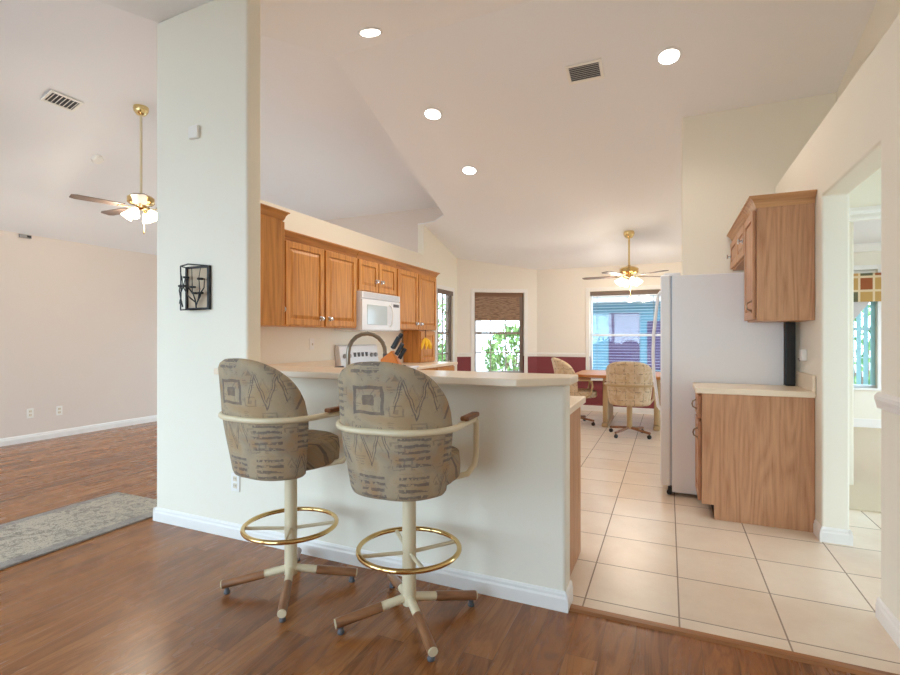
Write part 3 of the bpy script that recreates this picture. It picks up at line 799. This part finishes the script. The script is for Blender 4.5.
# right wall cabinets
t = thing('wall_cabinet', 'tall pale oak wall cabinet at the edge of the doorway', 'cabinet', (.545, 3.86, 1.372))
bx('body', 'oak_pale', 0, .322, 0, .425, 0, .763, t, bevel=.002)
add_door(t, XM(-.002, .418, .012), .395, .735, (.355, .09), 'oak_pale', drop=True, knobmat='pewter')
crown(t, [((0, .425), (-1, 0)), ((0, 0), (-1, -1)), ((.322, 0), (0, -1))], .756, .83, .05, 'oak_pale_across')
t = thing('wall_cabinet', 'short pale oak wall cabinet above the refrigerator', 'cabinet', (.545, 4.288, 1.872))
bx('body', 'oak_pale', 0, .322, 0, .905, 0, .263, t, bevel=.002)
add_door(t, XM(-.002, .45, .012), .43, .235, (.39, .11), 'oak_pale'); add_door(t, XM(-.002, .895, .012), .43, .235, (.04, .11), 'oak_pale')
crown(t, [((0, .9), (-1, 0)), ((0, 0), (-1, 0))], .256, .33, .05, 'oak_pale_along')

# refrigerator
t = thing('refrigerator', 'white side-by-side refrigerator standing against the wing wall', 'refrigerator', (.03, 4.3, 0))
bx('body', 'fridge_white', 0, .75, 0, .885, .03, 1.752, t, bevel=.006)
bx('seal', 'fridge_edge', -.012, 0, .01, .875, .08, 1.745, t)
for a, b, hy in ((.0, .4, .365), (.405, .885, .44)):
    d = bx('door', 'fridge_white', -.085, -.012, a, b, .075, 1.76, t, bevel=.012, seg=3)
    m = MB(); m.tube([(-.085, hy, 1.66), (-.11, hy, 1.63), (-.145, hy, 1.3), (-.15, hy, 1.1), (-.145, hy, .95), (-.11, hy, .66), (-.085, hy, .63)], .013, 10); m.build('handle', 'fridge_white', d, smooth=True)
bx('hinge_cover', 'fridge_white', -.06, .06, .01, .06, 1.752, 1.775, t, bevel=.004)
bx('kick_grille', 'black_plastic', -.03, 0, .01, .875, .02, .07, t)
m = MB()
for yy in (.03, .85): m.lathe([(.02, -.012), (.02, .012)], 12, xf=Matrix.Translation((-.02, yy, .021)) @ Matrix.Rotation(PI/2, 4, 'X'))
m.build('roller', 'black_plastic', t)

tag(bx('upright_tray', 'black_plastic', .775, .835, 4.225, 4.245, .912, 1.37, bevel=.004), 'narrow black board standing upright on the short worktop against the refrigerator', 'board')
t = thing('phone_plug', 'small white plug with a trailing wire on the wall above the short worktop', 'plug', (.868, 4.1, 1.14))
bx('housing', 'white_plastic', -.03, 0, -.035, .035, -.04, .04, t, bevel=.004)
m = MB(); m.tube([(-.015, .035, -.03), (-.02, .08, -.045), (-.015, .12, -.03), (-.01, .17, -.035)], .003, 6); m.build('wire', 'cord_grey', t)

# ================================================================== CEILING FIXTURES
def downlight(x, y, label):
    s = -1 if y > RY else 1
    t = thing('recessed_light', label, 'light', (x, y, zc(y)), 0, 'recessed ceiling lights')
    t.rotation_euler = (s*math.atan(S), 0, 0)
    m = MB(); m.lathe([(.078, -.001), (.098, -.001), (.1, -.006), (.08, -.01), (.078, -.005)], 28, cap=False); m.build('trim_ring', 'white_gloss', t, smooth=True)
    m = MB(); m.lathe([(0, -.004), (.079, -.004), (.079, -.002), (0, -.002)], 28); m.build('lens', 'lamp_glow', t)
    light('bulb', 'SPOT', (0, 0, -.03), LAMP_W, (1, .89, .77), t, .08, math.radians(150))
downlight(-2.17, 3.333, 'recessed ceiling light nearest the pillar')
downlight(-2.185, 4.51, 'recessed ceiling light in the middle of the row above the oak cabinets')
downlight(-2.19, 5.53, 'recessed ceiling light furthest from the pillar in the left row')
downlight(.007, 4.405, 'recessed ceiling light beside the ceiling vent, above the refrigerator')
def vent(name, loc, rot, label, w=.3, d=.22, n=8):
    t = thing(name, label, 'vent', loc, 0, None); t.rotation_euler = rot
    m = MB(); f = .025
    for a in ((-w/2, w/2, -d/2, -d/2+f), (-w/2, w/2, d/2-f, d/2), (-w/2, -w/2+f, -d/2+f, d/2-f), (w/2-f, w/2, -d/2+f, d/2-f)): m.box(a[0], a[1], a[2], a[3], -.012, -.001)
    m.build('frame', 'white_plastic', t, bevel=.002)
    m = MB()
    for i in range(n):
        y = -d/2+f + (d-2*f)*(i+.5)/n
        m.box(-w/2+f, w/2-f, -.011, .011, -.0012, .0012, Matrix.Translation((0, y, -.012)) @ Matrix.Rotation(.7, 4, 'X'))
    m.build('louvers', 'white_plastic', t); bx('duct', 'dark_grey', -w/2+f, w/2-f, -d/2+f, d/2-f, -.004, -.002, t)
vent('ceiling_vent', (-.66, 4.38, zc(4.38)), (-math.atan(S), 0, 0), 'pale square air vent in the kitchen ceiling between two recessed lights')
LK = 1.26/(LCX-LX); LSL = math.atan(LK)
def zl(x): return min(3.76, 2.5 + LK*(x-LX))
vent('ceiling_vent', (-5.67, 3.01, 3.682), (0, -.295, 0), 'grey air vent in the living room ceiling left of the fan', .2, .3, 7)
t = thing('smoke_detector', 'round white smoke detector on the living room ceiling below the vent', 'detector', (-6.25, 3.69, 3.40)); t.rotation_euler = (0, -math.atan(.756), 0)
m = MB(); m.lathe([(.065, -.001), (.065, -.015), (.05, -.035), (.02, -.04), (0, -.04)], 20); m.build('case', 'white_plastic', t, smooth=True)

def fan(loc, drop, label, blade_mat, tilt=(0, 0, 0), blades=(0, 72, 144, 216, 288), bl=.46, ang0=0, nb=4, slopeZ=None):
    t = thing('ceiling_fan', label, 'ceiling fan', loc)
    m = MB(); m.lathe([(.07, .03), (.075, .0), (.07, -.03), (.045, -.065), (.018, -.075)], 20); m.build('canopy', 'brass', t, smooth=True)
    m = MB(); m.tube([(0, 0, -.06), (0, 0, -drop+.08)], .013, 10); m.build('downrod', 'cream_metal' if drop > .6 else 'brass', t, smooth=True)
    m = MB(); m.lathe([(.02, .1), (.04, .085), (.11, .07), (.13, .05), (.13, .0), (.11, -.02), (.06, -.03), (.055, -.06), (.03, -.075), (0, -.08)], 24, (0, 0, -drop)); mo = m.build('motor', 'polished_brass', t, smooth=True)
    for b in blades:
        a = math.radians(b+ang0); R = Matrix.Translation((0, 0, -drop-.055)) @ Matrix.Rotation(a, 4, 'Z') @ Matrix.Rotation(math.radians(5), 4, 'X')
        m = MB(); m.prism([(.16, -.045), (.2, -.058), (.16+bl*.9, -.068), (.16+bl, -.045), (.16+bl, .045), (.16+bl*.9, .068), (.2, .058), (.16, .045)], -.004, .004, 'Z', R)
        bo = m.build('blade', blade_mat, t)
        m = MB(); m.box(.1, .22, -.012, .012, -.012, -.005, R); m.build('blade_arm', 'brass', bo)
    for i in range(nb):
        a = 2*PI*i/nb + .5
        R = Matrix.Translation((.07*math.cos(a), .07*math.sin(a), -drop-.06)) @ Matrix.Rotation(a, 4, 'Z') @ Matrix.Rotation(math.radians(-40), 4, 'Y')
        m = MB(); m.tube([(0, 0, 0), (.0, 0, -.045)], .018, 10)
        for v in m.bm.verts: v.co = R @ v.co
        so = m.build('lamp_socket', 'brass', t, smooth=True)
        m = MB(); m.lathe([(.022, -.035), (.03, -.05), (.045, -.085), (.058, -.125), (.062, -.13), (.04, -.128), (0, -.12)], 18, xf=R); m.build('lamp_shade', 'bulb_glow', so, smooth=True)
        p = R @ Vector((0, 0, -.19)); light('bulb', 'POINT', p, BULB_W, (1, .86, .68), so, .05)
    m = MB(); m.tube([(.02, .02, -drop-.07), (.02, .02, -drop-.3)], .003, 6); m.lathe([(.0, .0), (.009, -.01), (.009, -.03), (0, -.04)], 8, (.02, .02, -drop-.3)); m.build('pull_chain', 'brass', t)
    return t
fan((-5.228, 3.535, 3.74), 1.02, 'brass ceiling fan on a long rod in the living room', 'blade_taupe', blades=(180, 252, 324, 36, 108), bl=.46)
fan((-.513, 7.53, zc(7.53)-.02), .56, 'brass ceiling fan over the breakfast nook table', 'blade_taupe', blades=(0, 72, 144, 216, 288), bl=.5, ang0=30)

# ================================================================== WALL ITEMS
def plate(loc, xf_rot, label, kind='outlet', group=None):
    t = thing('wall_outlet' if kind == 'outlet' else 'wall_switch', label, kind, loc, xf_rot, group)
    bx('plate', 'white_plastic', -.036, .036, -.006, 0, -.058, .058, t, bevel=.003)
    if kind == 'outlet':
        for dz in (-.022, .022):
            s = bx('socket', 'ivory', -.016, .016, -.008, -.006, dz-.015, dz+.015, t, bevel=.002)
            m = MB(); m.box(-.009, -.006, -.0085, -.008, dz-.004, dz+.008); m.box(.006, .009, -.0085, -.008, dz-.004, dz+.008); m.build('slot', 'dark_grey', s)
    else:
        bx('toggle', 'ivory', -.006, .006, -.016, -.006, -.012, .012, t, bevel=.002)
plate((-2.483, 2.289, .352), 0, 'white wall outlet low on the pillar behind the left stool')
plate((LX+.001, 3.395, .345), PI/2, 'left of two outlets low on the far living room wall')
plate((LX+.001, 3.706, .335), PI/2, 'right of two outlets low on the far living room wall')
plate((-3.399, 4.12, 1.19), PI/2, 'white switch plate on the kitchen wall left of the stove', 'switch')
plate((-3.399, 5.55, 1.17), PI/2, 'white outlet on the kitchen wall right of the knife block')
t = thing('door_chime', 'small white square box high on the pillar', 'chime box', (-2.84, 2.289, 2.605))
bx('case', 'white_plastic', -.042, .042, -.025, 0, -.042, .042, t, bevel=.006)
t = thing('wall_sensor', 'small grey sensor at the top of the far living room wall', 'sensor', (LX+.001, 3.37, 2.47))
bx('case', 'grey_plastic', 0, .03, -.09, .03, -.02, .02, t, bevel=.004); bx('lens', 'black_plastic', .03, .036, -.02, .02, -.012, .012, t)

# tree candle sconce
t = thing('tree_sconce', 'black wrought metal sconce with bare tree branches on the pillar', 'wall decoration', (-2.912, 2.288, 1.44))
bx('back_panel', 'tan_panel', .01, .205, -.008, 0, .01, .275, t)
m = MB()
for a in ((0, .014, 0, .285), (.2, .216, 0, .285), (.014, .2, 0, .014), (.014, .2, .271, .285)): m.box(a[0], a[1], -.022, 0, a[2], a[3])
m.build('frame', 'black_metal', t, bevel=.002)
m = MB(); D = -.055
m.tube([(-.0, D, .0), (.005, D, .14), (-.0, D, .285)], .0045, 6); m.tube([(0, D, .285), (.09, D-.015, .292), (.2, -.01, .283)], .0045, 6); m.tube([(0, D, 0), (.1, D-.01, .0), (.2, -.01, .004)], .0045, 6)
m.tube([(0, D, .0), (0, -.01, .004)], .004, 6); m.tube([(0, D, .285), (0, -.01, .281)], .004, 6)
m.build('cage', 'black_metal', t)
m = MB()
def br(*p): m.tube([(a, b, c) for a, b, c in p], .004, 6, rs=[.005-.0028*i/(len(p)-1) for i in range(len(p))])
br((.115, -.03, .01), (.112, -.035, .06), (.09, -.04, .12), (.095, -.045, .2), (.085, -.04, .27))
br((.115, -.03, .03), (.14, -.035, .07), (.16, -.04, .13), (.15, -.04, .2), (.16, -.035, .27))
br((.112, -.035, .05), (.07, -.05, .085), (.03, -.06, .15), (.02, -.06, .22))
br((.1, -.04, .1), (.06, -.05, .15), (.065, -.05, .21), (.05, -.05, .25)); br((.15, -.04, .09), (.185, -.03, .14), (.19, -.03, .2))
br((.02, D, .02), (.0, D, .08), (-.012, D, .13), (.01, D, .2), (.0, D, .27)); br((-.005, D, .1), (.03, D, .16), (.035, D+.01, .22)); br((.0, D, .07), (-.012, D, .04))
br((.13, -.035, .05), (.16, -.035, .09), (.17, -.035, .12))
m.build('branch', 'black_metal', t)
for a, z in ((.04, .205), (.17, .19), (.025, .15), (.1, .14), (.12, .1), (.17, .1), (-.005, .15)):
    m = MB(); m.lathe([(.018, 0), (.02, .004), (.02, .012), (.0, .012)], 10, (a, -.045, z)); m.build('candle_cup', 'black_metal', t)

# rug
m = MB(); m.box(-4.07, -3.30, .4, 2.56, .0, .014)
o = m.build('floor_runner', 'rug_weave', None, bevel=.005); tag(o, 'grey patterned runner rug on the wood floor left of the pillar', 'rug')

# ================================================================== BAR STOOLS / DINING CHAIRS
def smooth01(a, b, x):
    t = max(0, min(1, (x-a)/(b-a))); return t*t*(3-2*t)
def shell(name, mat, parent, z0, zc_, zs, rt, rb, phi0, th, lean=.03, flat_a=20, ry=1.0, oy=0):
    """barrel back: wraps around -y. returns mesh with UV in metres"""
    m = MB(); nphi, nv = 48, 14; loops = []
    for i in range(nphi+1):
        ph = -phi0 + 2*phi0*i/nphi; a = abs(math.degrees(ph)); P = math.degrees(phi0)
        top = zs + (zc_-zs)*max(0, 1-(a/P)**2.4)**.55
        tt = th*math.sqrt(max(.04, 1-max(0, (a-P*.90)/(P*.10))**2))
        sec = []
        def pt(v, off, oy=oy):
            zz = z0 + (top-z0)*v
            k = smooth01(-.3, .6, (zz-z0)/(zc_-z0))
            r = rb + (rt-rb)*k - off
            # slightly squared barrel
            sq = 1 + .07*abs(math.sin(2*ph))
            return Vector((math.sin(ph)*r*sq, oy - math.cos(ph)*r*sq*ry - lean*((zz-z0)/(zc_-z0))**2, zz))
        for j in range(nv+1): sec.append((pt(j/nv, 0), j/nv))
        c = pt(1, tt/2)
        for j in range(1, 5):
            q = PI*j/5; o = pt(1, tt/2*(1-math.cos(q))); o.z += math.sin(q)*tt*.55; sec.append((o, 1+.02*j))
        for j in range(nv+1): sec.append((pt(1-j/nv, tt), 1-j/nv))
        c0 = pt(0, tt/2)
        for j in range(1, 4):
            q = PI*j/4; o = pt(0, tt/2*(1+math.cos(q))); o.z -= math.sin(q)*tt*.5; sec.append((o, 0))
        loops.append([(m.bm.verts.new(p), ph*rt, p.z) for p, v in sec])
    n = len(loops[0])
    for A, B in zip(loops, loops[1:]):
        for k in range(n):
            q = (A[k], A[(k+1) % n], B[(k+1) % n], B[k])
            f = m.bm.faces.new([e[0] for e in q])
            for l, e in zip(f.loops, q): l[m.uv].uv = (e[1]+.5, e[2])
    for L, rev in ((loops[0], 1), (loops[-1], 0)):
        vs = [e[0] for e in L]; f = m.bm.faces.new(vs[::-1] if rev else vs)
        for l in f.loops: l[m.uv].uv = (l.vert.co.x+.5, l.vert.co.z)
    return m.build(name, mat, parent, smooth=60)
def cushion(name, mat, parent, r, z0, z1, cy=0, fx=1.0):
    m = MB(); n = 36; prof = [(0, z0), (r*.93, z0), (r*.985, z0+.012), (r, (z0+z1)/2), (r*.97, z1-.018), (r*.85, z1-.004), (0, z1+.006)]
    m.lathe(prof, n)
    for v in m.bm.verts:
        a = math.atan2(v.co.y, v.co.x); k = 1+.06*abs(math.sin(2*a)); v.co.x *= k*fx; v.co.y = v.co.y*k+cy
    for f in m.bm.faces:
        for l in f.loops: l[m.uv].uv = (l.vert.co.x+.4+.3*l.vert.co.z, l.vert.co.y+.3+l.vert.co.z)
    return m.build(name, mat, parent, smooth=50)

def arc(r, a0, a1, z, n=24, sq=.07, cy=0):
    out = []
    for i in range(n+1):
        a = math.radians(a0+(a1-a0)*i/n); k = 1+sq*abs(math.sin(2*a)); out.append((math.sin(a)*r*k, -math.cos(a)*r*k+cy, z))
    return out
def make_stool(label, loc, rz, leg_rot):
    t = thing('bar_stool', label, 'bar stool', loc, rz, 'swivel bar stools at the counter')
    shell('backrest', 'print_fabric', t, .632, 1.14, .89, .256, .206, math.radians(75), .05, lean=.03, oy=-.045)
    cushion('seat', 'print_fabric', t, .215, .63, .762, .02)
    # arm hoop round the back, turning down in front of each arm and back to the seat frame
    R = .265; zr = .892
    hoop = arc(R, -90, 90, zr, cy=-.045)
    def front(s):
        x = R*1.03*s
        return [(x*.98, .03, zr), (x*.975, .12, zr), (x*.97, .15, zr-.012), (x*.96, .165, zr-.045), (x*.955, .165, zr-.17), (x*.94, .15, zr-.215), (x*.86, .12, zr-.25), (x*.6, .06, .628), (x*.4, .03, .62)]
    m = MB(); m.tube(front(-1)[::-1] + hoop + front(1), .0135, 10); m.build('arm_hoop', 'cream_metal', t, smooth=True)
    for s in (-1, 1):
        m = MB(); x = R*1.01*s
        m.box(x-.02, x+.02, -.02, .14, zr+.011, zr+.032); m.build('arm_pad', 'walnut_pad', t, bevel=.008, seg=3)
    bx('swivel_plate', 'tan_metal', -.1, .1, -.1, .1, .605, .632, t, bevel=.004)
    m = MB(); m.tube([(0, 0, .07), (0, 0, .61)], .031, 20); m.build('post', 'cream_metal', t, smooth=True)
    base = math.radians(leg_rot)
    m = MB(); rr = .225; m.tube([(rr*math.cos(2*PI*i/48), rr*math.sin(2*PI*i/48), .318) for i in range(48)], .0115, 10, True); ring = m.build('foot_ring', 'polished_brass', t, smooth=True)
    for i in range(4):
        a = base + i*PI/2; c, s = math.cos(a), math.sin(a)
        m = MB(); m.tube([(c*.02, s*.02, .30), (c*.222, s*.222, .314)], .009, 8); m.build('spoke', 'cream_metal', ring, smooth=True)
    for i in range(4):
        a = base + i*PI/2
        R4 = Matrix.Rotation(a, 4, 'Z')
        m = MB(); m.tube([(0, 0, .1016), (.08, 0, .0878), (.16, 0, .074)], .019, 12)
        for v in m.bm.verts: v.co = R4 @ v.co
        lg = m.build('leg', 'cream_metal', t, smooth=True)
        m = MB(); m.tube([(.125, 0, .08), (.322, 0, .046)], .0215, 12)
        sl = m.build('wood_sleeve', 'leg_wood', lg, smooth=True); sl.matrix_local = R4
        m = MB(); m.tube([(.322, 0, .046), (.328, 0, .0452)], .020, 12)
        for v in m.bm.verts: v.co = R4 @ v.co
        m.build('end_cap', 'cream_metal', lg, smooth=True)
        m = MB(); m.lathe([(.014, 0.0), (.016, .008), (.012, .014), (.011, .03)], 10, (.302*math.cos(a), .302*math.sin(a), .0)); m.build('glide', 'dark_grey', lg, smooth=True)
    return t
st1 = make_stool('right bar stool, nearer the walkway end of the bar', (-1.06, 1.945, 0), math.radians(3), 45-3)
st2 = dup(st1, (-1.74, 1.95, 0), math.radians(-7), 'left bar stool, in front of the pillar edge', 'swivel bar stools at the counter')

def make_chair(label, loc, rz):
    t = thing('dining_chair', label, 'dining chair', loc, rz, 'upholstered swivel chairs at the nook table')
    shell('backrest', 'print_fabric_pale', t, .44, .935, .68, .275, .24, math.radians(95), .06, lean=.07, flat_a=16)
    cushion('seat', 'print_fabric_pale', t, .25, .40, .50, .05)
    R = .29; zr = .66
    for s in (-1, 1):
        x = R*1.0*s
        m = MB(); m.tube(arc(R, 0, 95*s, zr, 12)+[(x, .16, zr), (x, .21, zr-.02), (x*.98, .22, zr-.08), (x*.96, .2, zr-.2), (x*.8, .12, .40), (x*.4, .05, .392)], .014, 8); am = m.build('arm', 'tan_metal', t, smooth=True)
        m = MB(); m.box(x-.022, x+.022, .04, .2, zr+.01, zr+.03); m.build('arm_pad', 'walnut_pad', am, bevel=.006)
    m = MB(); m.tube([(0, 0, .09), (0, 0, .40)], .035, 14); m.build('post', 'tan_metal', t, smooth=True)
    for i in range(4):
        a = PI/4+i*PI/2 + .25; c, s = math.cos(a), math.sin(a)
        m = MB(); m.tube([(0, 0, .105), (c*.29, s*.29, .07)], .016, 8); lg = m.build('leg', 'leg_wood', t, smooth=True)
        m = MB(); m.lathe([(.026, -.01), (.026, .01)], 12, xf=Matrix.Translation((c*.28, s*.28, .026)) @ Matrix.Rotation(a, 4, 'Z') @ Matrix.Rotation(PI/2, 4, 'X')); m.tube([(c*.28, s*.28, .03), (c*.28, s*.28, .07)], .007, 6); m.build('caster', 'black_plastic', lg)
    return t
c1 = make_chair('dining chair with its back to the kitchen, nearest the camera', (-.452, 6.72, 0), 0)
dup(c1, (-1.24, 7.35, 0), math.radians(-78), 'dining chair at the left end of the nook table, seen from the side')
dup(c1, (.46, 7.75, 0), math.radians(88), 'dining chair at the right end of the nook table, half hidden by the refrigerator')
t = thing('dining_table', 'oak topped table on beige pedestals in the breakfast nook', 'table', (-.47, 7.62, 0))
m = MB(); hw, hd, cr = .78, .55, .22; poly = []
for cx, cy, a0 in ((hw-cr, hd-cr, 0), (-hw+cr, hd-cr, 90), (-hw+cr, -hd+cr, 180), (hw-cr, -hd+cr, 270)):
    for i in range(7): a = math.radians(a0+15*i); poly.append((cx+cr*math.cos(a), cy+cr*math.sin(a)))
m.prism(poly, .70, .74, 'Z'); m.build('table_top', 'table_oak', t, bevel=.008)
for x in (-.34, .33):
    m = MB(); m.box(x-.035, x+.035, -.38, .38, .06, .70); 
    m.build('pedestal', 'tan_metal', t, bevel=.02, seg=3)
    m = MB(); m.box(x-.045, x+.045, -.42, .42, 0, .06); m.build('foot', 'tan_metal', t, bevel=.02, seg=3)
